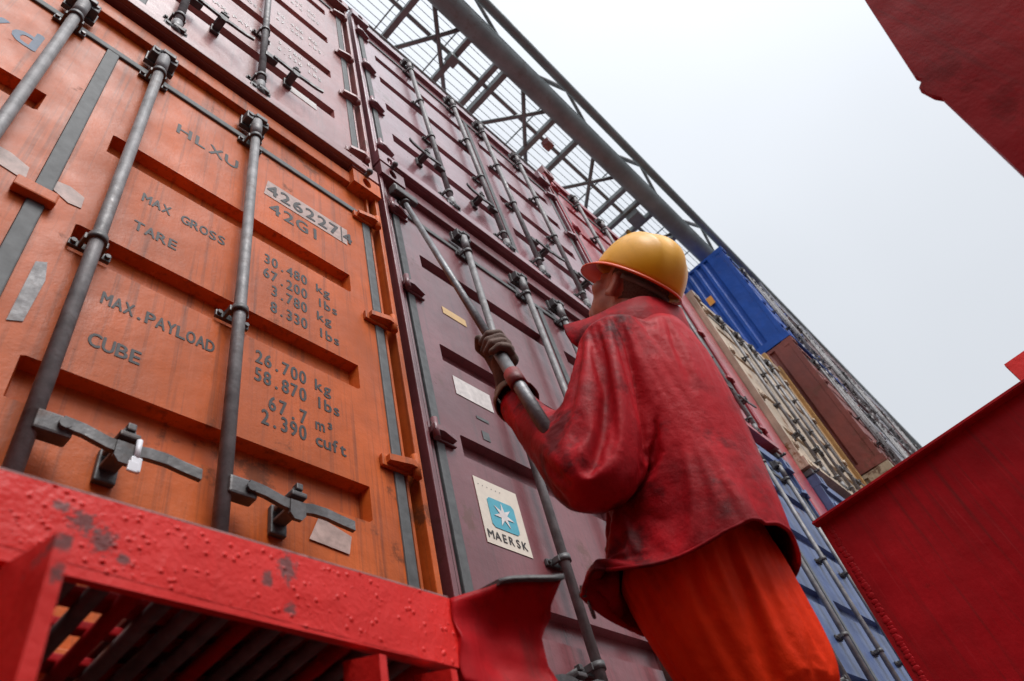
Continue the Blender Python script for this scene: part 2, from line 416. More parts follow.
def side_mesh(H, s, length=12.19):
    ys = [.13]; off = [0]
    y = .30
    ys.append(y); off.append(0)
    while y < length - .5:
        for dy, o in ((.035, .036), (.045, .036), (.035, 0), (.050, 0)):
            y += dy; ys.append(y); off.append(o)
    ys.append(length); off.append(0)
    mb = MB(); x = s * (HW - .006)
    for (y0, o0), (y1, o1) in zip(list(zip(ys, off))[:-1], list(zip(ys, off))[1:]):
        t = bmesh.new()
        v = [t.verts.new(p) for p in ((x - s * o0, y0, .16), (x - s * o1, y1, .16), (x - s * o1, y1, H - .06), (x - s * o0, y0, H - .06))]
        t.faces.new(v); mb._merge(t)
    mb.box(min(x, x - s * .06), max(x, x - s * .06), .13, length, 0.01, .16); mb.box(min(x, x - s * .06), max(x, x - s * .06), .13, length, H - .06, H - .004)
    bmesh.ops.remove_doubles(mb.bm, verts=mb.bm.verts, dist=.0005)
    return mb.mesh('side_wall')
def post_mesh(H, s):
    mb = MB()
    a = lambda u, v: (min(s * u, s * v), max(s * u, s * v))
    mb.box(*a(1.160, 1.172), .0, .10, .118, H - .118, .003)
    mb.box(*a(1.172, 1.205), .055, .10, .118, H - .118)
    mb.box(*a(1.197, 1.2185), -.022, .055, .118, H - .118, .004); mb.box(*a(1.175, 1.2135), .056, .135, .118, H - .118)
    return mb.mesh('corner_post')
def header_mesh(H, hh):
    mb = MB()
    mb.box(-1.16, 1.16, .018, .10, H - hh, H - .1)
    mb.box(-1.14, 1.14, -.015, .10, H - .1, H - .004, .004)
    return mb.mesh('header')
def sill_mesh():
    mb = MB()
    mb.box(-1.138, 1.138, -.036, .10, .012, .155, .005)
    mb.box(-1.138, 1.138, -.06, -.034, .012, .055, .004)
    for k in range(5):
        pass
    return mb.mesh('sill')
def body_mesh(H, length=12.19):
    mb = MB()
    mb.box(-1.17, 1.17, .12, length, .06, .14)     # floor
    mb.box(-1.2, 1.2, .11, length, H - .045, H - .006)   # roof
    for k in range(10): mb.box(-1.16, 1.16, .5 + k * 1.2, .56 + k * 1.2, .012, .06)
    mb.box(-1.16, 1.16, length - .05, length, .14, H - .05)
    return mb.mesh('floor_and_roof')
def gasket_c(z0, z1):
    mb = MB(); mb.box(-.021, .021, -.008, .03, z0, z1, .004); return mb.mesh('centre_gasket')
def gasket_o(z0, z1):
    mb = MB()
    for s in (-1, 1): mb.box(min(s * 1.112, s * 1.152), max(s * 1.112, s * 1.152), -.006, .03, z0, z1, .005)
    mb.box(-1.112, 1.112, -.010, .03, z1 - .006, z1 + .03, .006)
    mb.box(-1.112, 1.112, -.008, .03, z0 - .022, z0 - .002, .005)
    return mb.mesh('door_gasket')
CN = 0
def container(xc, yf, z0, H, mat, label, chans, rods=(.147, .545), hh=.345, handle_z=.47, guides=(1.10,), post=None, cast=None, rodmat=None, hinges=None, half=False, group='containers stacked in the wall'):
    root = tag(empty('shipping_container', (xc, yf, z0)), label, 'shipping container', group)
    zt = H - hh; zb = .178
    gm = M['rubber']; rm = rodmat or M['steel']; pm = post or mat; cm = cast or mat
    obj('floor_and_roof', cached(('body', H, mat.name), lambda: body_mesh(H)), mat, root)
    for s in (-1, 1):
        obj('side_wall', cached(('side', H, s, mat.name), lambda: side_mesh(H, s)), mat, root)
        obj('corner_post', cached(('post', H, s, pm.name), lambda: post_mesh(H, s)), pm, root)
        for z in (.059, H - .059):
            o = obj('corner_casting', cached(('cast', cm.name), casting_mesh), cm, root, (s * (HW - .081), -.045, z))
        d = obj('door', cached(('door', H, s, hh, tuple(chans), mat.name), lambda: door_mesh(*sorted((s * .022, s * 1.113)), zb, zt, *sorted((s * .098, s * 1.013)), chans)), mat, root)
        for hz in hinges or (.30, .36 * zt + .1, .68 * zt + .03, zt - .03):
            obj('hinge', cached(('hinge', s, mat.name), lambda: hinge_mesh(s)), mat, d, (0, 0, hz))
        for x in rods:
            top, bot = H - .215, .05
            r = obj('locking_rod', cached(('rod', H, rm.name), lambda: rod_mesh(H, top, bot)), rm, root, (s * x, -.05, 0))
            for gz in guides + (zt - .03, .24): obj('rod_guide', cached(('guide', rm.name), guide_mesh), M['steel_dark'], r, (0, 0, gz))
            obj('cam_keeper', cached(('cam1',), lambda: keeper_mesh(True)), M['steel_dark'], r, (0, 0, top))
            obj('cam_keeper', cached(('cam0',), lambda: keeper_mesh(False)), M['steel_dark'], r, (0, 0, bot + .02))
            dr = s
            if handle_z:
                hd = obj('door_handle', cached(('handle', dr), lambda: handle_mesh(dr)), M['steel_dark'], r, (0, 0, handle_z))
                obj('handle_catch', cached(('catch', dr), lambda: catch_mesh(dr)), M['steel_dark'], r, (0, 0, handle_z))
    obj('header', cached(('header', H, hh, mat.name), lambda: header_mesh(H, hh)), mat, root)
    obj('sill', cached(('sill', mat.name), sill_mesh), mat, root)
    obj('centre_gasket', cached(('gc', H, hh), lambda: gasket_c(zb, zt)), gm, root)
    obj('door_gasket', cached(('go', H, hh), lambda: gasket_o(zb, zt)), gm, root)
    return root
def plate(name, root, x0, x1, z0, z1, mat, y=-.0015, poly=None, th=.001):
    mb = MB(); mb.prism(poly or [(x0, z0), (x1, z0), (x1, z1), (x0, z1)], y - th, y); return obj(name, mb, mat, root)

# --- setting: deck, sea
d = MB(); d.box(-40, 60, -30, 30, -.35, -.02); tag(obj('deck', d, M['deck']), kind='structure')
d = MB(); d.box(-6000, 6000, -6000, 6000, -15.2, -15); tag(obj('sea', d, M['water']), kind='structure')
d = MB()
for x0 in (-1.15, 1.34, 3.83, 6.27): d.box(x0 + .02, x0 + 2.42, -.02, 12.2, -.02, .92, .02)
tag(obj('hatch_cover', d, M['deck']), kind='structure')

H8, H9 = 2.591, 2.896
# orange, bottom of the first stack
XO, ZO = .097, .94
orange = container(XO, 0, ZO, H8, M['orange'], 'orange container with black weight stencilling on its right door, behind the red beam',
                   ((1.72, .115), (1.197, .118), (.685, .125)), hinges=(.22, .80, 1.50, 2.225))
def lt(root, xo, zo, s, x, z, pitch, h, mat, **k): lettering(s, x - xo, z - zo, pitch, h, k.pop('y', -.0009), root, mat, **k)
LO = lambda s, x, z, p, h, mat=M['ink'], **k: lt(orange, XO, ZO, s, x, z, p, h, mat, **k)
plate('paint_patch', orange, .715 - XO, 1.118 - XO, 2.855 - ZO, 2.985 - ZO, M['tape'], poly=[(.722 - XO, 2.872 - ZO), (.735 - XO, 2.985 - ZO), (1.118 - XO, 2.99 - ZO), (1.112 - XO, 2.872 - ZO)], y=-.0008)
LO('HLXU', .395, 2.92, .062, .066)
LO('426227', .757, 2.893, .058, .072, y=-.003); LO('4', 1.115, 2.893, .05, .072, y=-.003)
plate('check_digit_frame', orange, 0, 0, 0, 0, M['ink'], poly=[(1.083 - XO, 2.875 - ZO), (1.087 - XO, 2.875 - ZO), (1.087 - XO, 2.985 - ZO), (1.083 - XO, 2.985 - ZO)], y=-.003)
LO('42G1', .772, 2.770, .06, .072)
LO('MAX', .340, 2.395, .0305, .044); LO('GROSS', .462, 2.395, .0305, .044); LO('TARE', .340, 2.24, .0335, .044)
LO('30.480', .750, 2.43, .0295, .052, width=.66); LO('kg', .962, 2.43, .031, .045)
LO('67.200', .750, 2.35, .0295, .052, width=.66); LO('lbs', .962, 2.35, .031, .045)
LO('3.780', .782, 2.272, .0285, .052, width=.66); LO('kg', .962, 2.272, .031, .045)
LO('8.330', .782, 2.187, .0285, .052, width=.66); LO('lbs', .962, 2.187, .031, .045)
LO('MAX.PAYLOAD', .318, 1.882, .0275, .044); LO('CUBE', .320, 1.727, .0315, .044)
LO('26.700', .740, 1.925, .0295, .052, width=.66); LO('kg', .945, 1.925, .031, .045)
LO('58.870', .740, 1.852, .0295, .052, width=.66); LO('lbs', .945, 1.852, .031, .045)
LO('67.7', .788, 1.762, .0335, .052, width=.66); LO('m³', .945, 1.762, .035, .045)
LO('2.390', .768, 1.702, .0295, .052, width=.66); LO('cuft', .940, 1.702, .0275, .045)
LO('Hapag-Lloyd', -1.062, 2.862, .094, .125, M['blueink'])
# torn tape across the two doors, worn patch on the stile, scuffs under the handle
plate('torn_tape', orange, 0, 0, 0, 0, M['tape'], poly=[(-.12 - XO, 2.235 - ZO), (.055 - XO, 2.20 - ZO), (.05 - XO, 2.262 - ZO), (.0 - XO, 2.285 - ZO), (-.12 - XO, 2.29 - ZO)])
plate('torn_tape', orange, 0, 0, 0, 0, M['tape'], poly=[(.115 - XO, 2.225 - ZO), (.16 - XO, 2.20 - ZO), (.192 - XO, 2.205 - ZO), (.190 - XO, 2.258 - ZO), (.15 - XO, 2.275 - ZO), (.118 - XO, 2.268 - ZO)])
plate('torn_tape', orange, 0, 0, 0, 0, M['steel'], poly=[(.146 - XO, 1.70 - ZO), (.175 - XO, 1.715 - ZO), (.183 - XO, 1.87 - ZO), (.172 - XO, 1.935 - ZO), (.150 - XO, 1.92 - ZO)])
plate('torn_tape', orange, 0, 0, 0, 0, M['tape'], poly=[(.90 - XO, 1.385 - ZO), (1.02 - XO, 1.375 - ZO), (1.03 - XO, 1.43 - ZO), (.93 - XO, 1.46 - ZO)], y=-.003)

def small_bracket(root, x, z):
    mb = MB(); mb.box(x - .05, x + .05, -.03, -.002, z - .025, z + .02, .005); return obj('door_stop', mb, M['orange'], root)
small_bracket(orange, .085 - XO, 2.155 - ZO)
# seal hung on the handle
mb = MB(); mb.cyl((0, 0, .035), (0, 0, -.012), .006, seg=8); mb.box(-.011, .011, -.005, .005, -.045, -.010, .003); mb.box(-.016, .004, -.008, -.003, -.050, -.026, .002)
tag(obj('door_seal', mb, M['white_plastic'], None, (XO + .147 + .185, -.098, ZO + .44)), 'small white plastic seal hanging from the handle catch of the orange container', 'seal')

# faded brown red container above the orange one
ZB = 3.556
cb = container(XO, 0, ZB, H9, M['brownred'], 'faded brown red container directly on top of the orange container', ((.655, .115), (1.225, .115), (1.82, .115), (2.40, .115)),
               handle_z=.52, guides=(.88, 1.75), hinges=(.25, .98, 1.66, 2.50))
LB = lambda s, x, z, p, h: lettering(s, x - XO, z - ZB, p, h, -.002, cb, M['white'], width=.75)
for s_, x, z in (('MAX GROSS', .36, 4.86), ('TARE', .36, 4.72), ('30.480 KG', .74, 5.05), ('67.200 LBS', .74, 4.95), ('3.780 KG', .76, 4.58), ('8.330 LBS', .76, 4.48), ('MAX.PAYLOAD', .36, 4.44), ('26.700 KG', .74, 5.60), ('58.870 LBS', .74, 5.50)):
    LB(s_, x, z, .033, .042)
plate('paper_label', cb, .79 - XO, .99 - XO, 4.03 - ZB, 4.10 - ZB, M['paper']); plate('paper_label', cb, .93 - XO, 1.08 - XO, 3.745 - ZB, 3.79 - ZB, M['paper'])

# second stack: maroon below, paler maroon above
X2, Z2 = 2.577, .962
mar = container(X2, 0, Z2, H9, M['maroon'], 'maroon container with paper labels that the worker stands in front of',
                ((2.245, .105), (1.585, .105), (1.075, .105), (.43, .105)), rods=(.175, .66), guides=(.62, 1.45), handle_z=.16, hinges=(.3, 1.0, 1.85, 2.5))
plate('yellow_label', mar, 1.64 - X2, 1.79 - X2, 2.805 - Z2, 2.855 - Z2, M['yellow_paper'])
plate('paper_label', mar, 1.60 - X2, 1.815 - X2, 2.268 - Z2, 2.372 - Z2, M['paper'])
plate('paper_label', mar, 2.02 - X2, 2.135 - X2, 2.14 - Z2, 2.22 - Z2, M['paper'])
po = plate('poster', mar, 1.582 - X2, 1.805 - X2, 1.582 - Z2, 1.853 - Z2, M['cream_paper'])
plate('blue_panel', po, 0, 0, 0, 0, M['teal'], y=-.0035, poly=[(1.628 + .012 - X2, 1.655 - Z2), (1.752 - X2, 1.655 - Z2), (1.764 - X2, 1.667 - Z2), (1.764 - X2, 1.767 - Z2), (1.752 - X2, 1.779 - Z2), (1.640 - X2, 1.779 - Z2), (1.628 - X2, 1.767 - Z2), (1.628 - X2, 1.667 - Z2)])
star = []
for k in range(14):
    a = math.pi * k / 7 + math.pi / 2; r = .052 if k % 2 == 0 else .019
    star.append((1.696 - X2 + r * math.cos(a), 1.717 - Z2 + r * math.sin(a)))
plate('star', po, 0, 0, 0, 0, M['white'], y=-.0055, poly=star)
lettering('MAERSK', 1.607 - X2, 1.604 - Z2, .0335, .032, -.0035, po, M['ink'], width=.95)
lettering('· · · · · ·', 1.60 - X2, 1.812 - Z2, .011, .02, -.0035, po, M['ink'])
plate('faded_stencil', mar, 1.70 - X2, 1.74 - X2, 2.075 - Z2, 2.12 - Z2, M['rubber'])
plate('faded_stencil', mar, 1.69 - X2, 1.76 - X2, 2.18 - Z2, 2.195 - Z2, M['rubber'])
up2 = container(X2, 0, 3.885, H8, M['maroon_sky_sheen'], 'pale glossy maroon container stacked above the maroon one, lashing bar hooked to its corner',
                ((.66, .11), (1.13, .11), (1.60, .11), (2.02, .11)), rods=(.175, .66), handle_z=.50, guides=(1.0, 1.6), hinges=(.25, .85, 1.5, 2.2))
# third stack
X3 = 5.066
c3 = container(X3, 0, .94, H9, M['blue_old'], 'weathered blue container low in the wall to the right of the worker', ((.66, .11), (1.25, .11), (1.85, .11), (2.35, .11)), rods=(.30, .75), handle_z=.5, guides=(.9, 1.6), rodmat=M['steel'])
c3b = container(X3, 0, 3.95, H9, M['red_box'], 'crimson container stacked above the weathered blue one', ((.66, .11), (1.25, .11), (1.85, .11), (2.35, .11)), rods=(.30, .78), handle_z=.55, guides=(1.1, 1.9), cast=M['brownred'])
# fourth stack stands a little proud of the others
X4, Y4 = 7.95, -.08
c4 = container(X4, Y4, .94, H9, M['blue_old'], 'dark blue container under the rusty cream one, mostly hidden', ((.66, .11), (1.25, .11), (1.85, .11), (2.35, .11)), handle_z=.5)
c4b = container(X4, Y4, 3.95, H9, M['cream'], 'rusty cream container with brown streaks beside the crimson one', ((.66, .11), (1.25, .11), (1.85, .11), (2.35, .11)), rods=(.2, .7), handle_z=.55, guides=(1.1, 1.9), rodmat=M['steel'])
# far block, standing further out
XS, YS = 9.84, -.46
far_spec = [[('beige', 2.46, H8, 'beige container at the foot of the far block'), ('rustbrown', 5.06, H8, 'rust brown container with smooth side below the royal blue one'), ('blue', 7.665, H8, 'royal blue container with corrugated side, on top of the far block')]]
cm = ['greybox', 'purplebox', 'greybox', 'brownred', 'purplebox']
for i in range(5):
    far_spec.append([(cm[i], 2.46, H8, None), (cm[(i + 2) % 5], 5.06, H8, None), (cm[(i + 1) % 5], 7.665, H8, None)])
words = ['first', 'second', 'third', 'fourth', 'fifth']; rowsw = ['bottom', 'middle', 'top']
colw = {'greybox': 'grey', 'purplebox': 'dull purple brown', 'brownred': 'faded brown red'}
blue_c = None
for i, stk in enumerate(far_spec):
    for k, (mn, z, h, lab) in enumerate(stk):
        if lab is None: lab = '%s container, %s row of far block, %s stack beyond royal blue one' % (colw[mn], rowsw[k], words[i - 1])
        c = container(XS + HW + i * 2.47, YS, z, h, M[mn], lab, ((.66, .11), (1.13, .11), (1.60, .11), (2.02, .11)), handle_z=.5, group='containers of the far block')
        if mn == 'blue' and i == 0: blue_c = c
mb = MB(); mb.prism([(.62, 1.55), (.74, 1.55), (.74, 1.75), (.62, 1.75)], -HW - .004, -HW - .002, 'x'); obj('orange_label', mb, M['orange_sign'], blue_c)
mb = MB()
for yy, zz in ((1.15, 1.75), (1.35, 1.7), (1.5, 2.0), (1.1, 1.2), (1.3, 1.1)): mb.prism([(yy, zz), (yy + .1, zz), (yy + .1, zz + .09), (yy, zz + .09)], -HW - .004, -HW - .002, 'x')
obj('white_marking', mb, M['white'], blue_c)
# half height open boxes on the far stacks
for i in range(1, 4):
    rt = tag(empty('half_height_container', (XS + HW + i * 2.47, YS, 10.275)), '%s half height box topping far block, %s stack beyond royal blue one' % (('grey', 'purple brown', 'grey')[i - 1], words[i - 1]), 'shipping container', 'half height containers on the far block')
    mt = M[('greybox', 'purplebox', 'greybox')[i - 1]]
    mb = MB(); mb.box(-1.14, 1.14, 0, .08, .15, 1.0)
    for k in range(7): mb.box(-1.1 + k * .33, -1.0 + k * .33, -.03, 0, .16, .99, .004)
    obj('end_wall', mb, mt, rt)
    mb = MB(); mb.box(-HW, HW, -.04, .1, 0, .15, .005); mb.box(-HW, HW, -.04, .1, 1.0, 1.1, .005); obj('end_rail', mb, mt, rt)
    for s in (-1, 1):
        mb = MB(); mb.box(*sorted((s * 1.14, s * HW)), -.045, .13, .15, 1.0, .004); obj('corner_post', mb, mt, rt)
        mb = MB(); mb.box(*sorted((s * 1.16, s * 1.2)), .13, 12, .02, 1.08); obj('side_wall', mb, mt, rt)
gq = tag(empty('guide_post', (6.5, -.03, 0)), 'smooth crimson steel guide post between the crimson and cream containers', 'steel post')
mb = MB(); mb.box(-.20, .215, 0, .10, -.02, 7.0, .03); obj('web', mb, M['red_box'], gq)
# ochre guide post in the gap before the far block
gp = tag(empty('guide_post', (9.5, Y4, 0)), 'ochre steel guide post between the cream container and the far block', 'steel post')
mb = MB(); mb.box(-.31, .3, .04, .12, -.02, 7.2, .01); obj('web', mb, M['ochre'], gp)
for x in (-.31, .20):
    mb = MB(); mb.box(x, x + .1, -.02, .04, -.02, 7.2, .008); obj('flange', mb, M['ochre'], gp)
# twist locks between tiers
for (x, y, z) in ((XO - 1.138, 0, 3.543), (XO + 1.138, 0, 3.543), (X2 - 1.138, 0, 3.871), (X2 + 1.138, 0, 3.871), (X3 - 1.138, 0, 3.893), (X3 + 1.138, 0, 3.893), (X4 - 1.138, Y4, 3.893)):
    mb = MB(); mb.box(-.06, .06, -.03, .12, -.03, .03, .006); mb.cyl((0, -.07, 0), (0, -.03, 0), .013, seg=8); mb.ball((0, -.075, 0), .017, 2)
    col = {XO: 'orange and brown red', X2: 'two maroon', X3: 'blue and crimson', X4: 'dark blue and cream'}[min((XO, X2, X3, X4), key=lambda q: abs(q - x))]
    sd_ = 'left' if x < min((XO, X2, X3, X4), key=lambda q: abs(q - x)) else 'right'
    tag(obj('twist_lock', mb, M['steel_dark'], None, (x, y, z)), 'dark twist lock between the %s containers, %s corners' % (col, sd_), 'twist lock', 'twist locks between the tiers')

# ------------------------------------------------------------------ lattice boom above the stacks
ZT = 11.0
truss = tag(empty('lattice_gantry', (0, 0, ZT)), 'grey green tubular lattice gantry running above the container stacks', 'gantry')
mb = MB(); mb.cyl((-3, -.12, 0), (34, -.12, 0), .18, seg=28); obj('main_chord', mb, M['green'], truss)
mb = MB(); mb.cyl((-3, -.47, .18), (34, -.47, .18), .075, seg=14); obj('outer_rail', mb, M['green'], truss)
mb = MB(); mb.cyl((-3, 3.2, 0), (34, 3.2, 0), .215, seg=20); obj('main_chord', mb, M['green'], truss)
mb = MB(); mb.cyl((-3, .40, .05), (34, .40, .05), .035, seg=10); obj('conduit', mb, M['green'], truss)
xs = [1.6, 2.94, 3.9, 4.48, 4.68, 5.85, 6.45, 7.88, 8.32, 8.74, 9.58, 11, 12.3, 13.7, 15, 16.3, 17.6]
for x in xs:
    mb = MB(); mb.box(x - .045, x + .045, .02, 3.1, -.05, .05, .008); obj('cross_strut', mb, M['green'], truss)
for a, b in (((1.8, .98), (2.6, .09)), ((3.01, 1.1), (3.69, .05)), ((3.15, 0), (4.40, 1.1)), ((4.77, 1.1), (5.65, .02)), ((5.05, 0), (6.30, 1.1)), ((6.70, 1.1), (7.56, 0)), ((6.89, 0), (7.9, 1.1)), ((8.9, 1.1), (9.5, 0))):
    mb = MB(); d = Vector((b[0] - a[0], b[1] - a[1], 0)); q = (lambda: None)
    A = Vector((*a, .0)); B = Vector((*b, .0)); mb.cyl(A, B, .035, seg=10); obj('diagonal_brace', mb, M['green'], truss)
mb = MB()
for k in range(22): mb.box(-2, 18, .22 + k * .11, .230 + k * .11, .90, .91)
for k in range(20): mb.box(-2 + k, -1.98 + k, .1, 2.8, .91, .93)
obj('walkway_grating', mb, M['green'], truss)
mb = MB()
for yy, zz in ((.82, -.28), (.98, -.05)): mb.cyl((-2, yy, zz), (14, yy, zz), .02, seg=8)
for k in range(16): mb.cyl((-1.6 + k * .9, .82, -.28), (-1.5 + k * .9, 1.02, .02), .016, seg=6)
obj('handrail', mb, M['green'], truss)
for x, y, s in ((3.86, .42, .16), (6.02, .38, .15), (8.45, .28, .26), (9.05, .45, .16)):
    mb = MB(); mb.box(x - s / 2, x + s / 2, y - s / 2, y + s / 2, -.22, -.06, .015); mb.box(x - .02, x + .02, y - .02, y + .02, -.06, .02); obj('lamp_box', mb, M['brownred'] if s == .15 else M['green'], truss)
for k in range(9):
    x = 2.6 + k * 2.2
    mb = MB(); mb.cyl((x, -.12, .15), (x + 1.1, -.40, .5), .04, seg=8); mb.cyl((x + 1.1, -.40, .5), (x + 2.2, -.12, .15), .03, seg=8); obj('side_lacing', mb, M['steel'], truss)

# ------------------------------------------------------------------ red platform in the foreground, left
def bumpy_plate(x0, x1, z0, z1, y, nx, nz_, amp=.0006, seed=0, rim=True):
    mb = MB()
    drops = [(random.uniform(x0, x1), random.uniform(0, .105), random.choice((.0006, .0008, .0008, .001, .0013, .0017, .0028))) for _ in range(int(900 * (x1 - x0)))]
    drops = [q for q in drops if noise.noise(Vector((q[0] * 9, q[1] * 14, 3))) > -.12 or q[2] > .0025]
    zsc = .105 if z1 - z0 > .5 else 1.0        # unit height is stretched to the beam's real height afterwards
    cell = {}
    for d_ in drops: cell.setdefault((int(d_[0] * 50), int(d_[1] * 50)), []).append(d_)
    def fn(x, zz):
        z = zz * zsc
        h = amp * noise.noise(Vector((x * 30, z * 30, seed))) + amp * .5 * noise.noise(Vector((x * 120, z * 120, seed + 3))) + amp * .3 * noise.noise(Vector((x * 300, z * 300, seed + 3)))
        i, j = int(x * 50), int(z * 50)
        for a in (-1, 0, 1):
            for b in (-1, 0, 1):
                for (dx, dz, r) in cell.get((i + a, j + b), ()):
                    q = ((x - dx) ** 2 + ((z - dz) * .8) ** 2) / (r * r)
                    if q < 1: h = max(h, h + r * .6 * (1 - q) ** .5)
        return (x, y - h, zz)
    xs = [x0 + (x1 - x0) * i / nx for i in range(nx + 1)]; zs = [z0 + (z1 - z0) * i / nz_ for i in range(nz_ + 1)]
    mb.grid(xs, zs, fn)
    for f in mb.bm.faces: f.smooth = True
    return mb
plat = tag(empty('steel_platform', (.3, -.45, .8)), 'red painted steel platform with a blistered edge beam and dark tube grating, lower left', 'platform')
def pl(name, mb, mat): 
    me = mb.mesh(name); me.transform(Matrix.Translation((-.3, .45, -.8))); return obj(name, me, mat, plat)
YB = -.5
ZBOT = lambda x: .852 - .045 * (x - .15) if x > -.3 else .852
mb = bumpy_plate(-.25, .835, 0, 1, YB, 900, 110)
for v in mb.bm.verts: v.co.z = ZBOT(v.co.x) + (.940 - ZBOT(v.co.x)) * v.co.z
mb.prism([(-1.6, .87), (-1.6, .94), (.832, .9395), (.832, ZBOT(.832) + .001)], YB + .0005, YB + .012)
mb.loft([[Vector((x, YB + a, ZBOT(x) + b_)) for a, b_ in ((.001, -.002), (.020, -.002), (.020, .008), (.001, .008))] for x in (-1.6, -.25, .15, .5, .828)])
pl('edge_beam', mb, M['red'])
mb = MB(); mb.box(-1.6, .815, YB + .001, YB + .05, .9395, .9445, .002); pl('worn_top_edge', mb, M['worn'])
def blob(cx, cz, rx, rz, seed, y, n=26):
    return [(cx + rx * math.cos(2 * math.pi * k / n) * (1 + .45 * noise.noise(Vector((k * .7, seed, 1)))), cz + rz * math.sin(2 * math.pi * k / n) * (1 + .45 * noise.noise(Vector((k * .7, seed, 5))))) for k in range(n)]
for k in range(34):
    x = -.42 + k * .0372
    mb = MB(); mb.cyl((x, YB + .015, ZBOT(x) + .012), (x + .01, -.11, ZBOT(x) + .010), .0112, seg=12); pl('grating_tube', mb, M['tube'] if k % 4 else M['redplate'])
for y0, y1, z in ((-.425, -.392, .862), (-.350, -.330, .864), (-.270, -.235, .862), (-.17, -.13, .862)):
    mb = MB(); mb.box(-1.4, .80, y0, y1, z, z + .012, .003); pl('cross_rail', mb, M['redplate'])
mb = MB(); mb.box(.36, .80, -.45, -.115, .88, .888, .002); pl('floor_plate', mb, M['deck'])
mb = MB(); mb.box(-1.4, .84, -.115, -.095, .83, .88, .004); pl('rear_rail', mb, M['redplate'])
# vertical gusset plates under / in front of the beam
for x, y0, zt_, th in ((.170, -.655, .772, .0135), (.088, -.61, .775, .010), (.03, -.62, .79, .010)):
    mb = MB(); mb.prism([(y0, zt_), (y0, .2), (YB + .01, .2), (YB + .01, zt_ + .05), (YB - .02, zt_ + .045)], x, x + th, 'x'); pl('gusset_plate', mb, M['red'])
for x in (.615, .745):
    mb = MB(); mb.prism([(-.545, .79), (-.545, .3), (YB + .03, .3), (YB + .03, .815)], x, x + .012, 'x'); pl('gusset_plate', mb, M['red'])
# bent end plate
def end_pt(u, v):
    x = .815 + .138 * u; y = YB - .004 - .07 * u * u - .02 * u
    zt_ = .938 + .010 * min(1, u * 2.0) - .03 * max(0, u - .55); zb_ = .80 - .05 * u - .02 * u * u
    lip = max(0, (v - .62) / .38)
    y -= .045 * lip ** 1.3 * min(1, u * 2.2)
    return Vector((x + .006 * noise.noise(Vector((v * 3, u * 2, 9))) + .016 * u ** 3 * noise.noise(Vector((v * 7, 3, 4))), y + .03 * math.sin(v * 3.1) * u + .010 * noise.noise(Vector((u * 3, v * 3, 7))), zb_ + (zt_ - zb_) * v + .003 * noise.noise(Vector((u * 4, v * 4, 2)))))
mb = MB(); n1 = 24
rings = [[end_pt(i / n1, j / 14) for j in range(15)] + [end_pt(i / n1, j / 14) + Vector((.004, .014, 0)) for j in range(14, -1, -1)] for i in range(n1 + 1)]
mb.loft(rings)
pl('end_plate', mb, M['redplate'])
mb = MB()
mb.loft([[end_pt(u, 1) + Vector((0, dy, dz)) for dy, dz in ((-.006, -.004), (.10, .010), (.10, .020), (-.006, .006))] for u in [i / 10 for i in range(4, 11)]])
pl('end_plate_rim', mb, M['steel_dark'])
mb = MB()
for x in (-1.4, -.7): mb.box(x, x + .08, -.46, -.38, -.02, .8, .004)
pl('support_leg', mb, M['redplate'])

# ------------------------------------------------------------------ red plate, right
rp = tag(empty('bulkhead_plate', (3.0, -1.3, 0)), 'large dark red steel plate standing across the walkway beyond the worker', 'steel plate')
def rpp(name, mb, mat):
    me = mb.mesh(name); me.transform(Matrix.Translation((-3, 1.3, 0))); return obj(name, me, mat, rp)
mb = MB(); mb.prism([(-.600, -.02), (-.640, 1.695), (-1.7, 1.735), (-2.6, 1.76), (-2.6, -.02)], 3.0, 3.014, 'x'); rpp('web', mb, M['redplate'])
mb = MB(); mb.bar((2.975, -.628, 1.70), (2.975, -2.6, 1.768), .055, .016, bev=.004); rpp('top_flange', mb, M['redplate'])
mb = MB()
for k in range(150):
    z = .02 + k * .0112; y = -.602 - (.04 / 1.715) * z - .03
    mb.ball((2.9995, y + random.uniform(-.004, .004), z + random.uniform(-.004, .004)), random.uniform(.009, .014), 2, (.18, 1.1, .9))
rpp('weld_bead', mb, M['redplate'])
mb = MB(); mb.box(3.0, 3.3, -2.5, -1.2, 0, .1, .01); rpp('base', mb, M['redplate'])
# second plate behind
sp = tag(empty('bracket_plate', (3.6, -1.9, 0)), 'small corner of a red bracket plate at the right edge above the large plate', 'steel plate')
mb = MB(); mb.prism([(-1.655, 2.155), (-1.640, 1.0), (-1.640, -.02), (-2.6, -.02), (-2.6, 2.19)], 3.6, 3.63, 'x'); me = mb.mesh('web'); me.transform(Matrix.Translation((-3.6, 1.9, 0))); obj('web', me, M['red'], sp)
# overhead bracket, top right
ob = tag(empty('overhead_bracket', (1.2, -1.8, 0)), 'dark red overhead steel bracket with a chamfered corner, top right', 'steel bracket')
def q_(y, z): return (-1.25 + (y + 1.25) * .6, .35 + (z - .35) * .6)
pts = [q_(-2.30, 3.6), q_(-2.15, 3.1), q_(-2.089, 2.894), q_(-1.951, 2.399), q_(-1.955, 2.36), q_(-1.925, 2.335), q_(-1.928, 2.27), q_(-1.938, 2.238), q_(-1.876, 1.794), q_(-1.75, .9), q_(-1.75, -.22), q_(-3.6, -.22), q_(-3.6, 3.6)]
mb = MB(); mb.prism(pts, 1.2, 1.216, 'x'); me = mb.mesh('web'); me.transform(Matrix.Translation((-1.2, 1.8, 0))); obj('web', me, M['redplate'], ob)

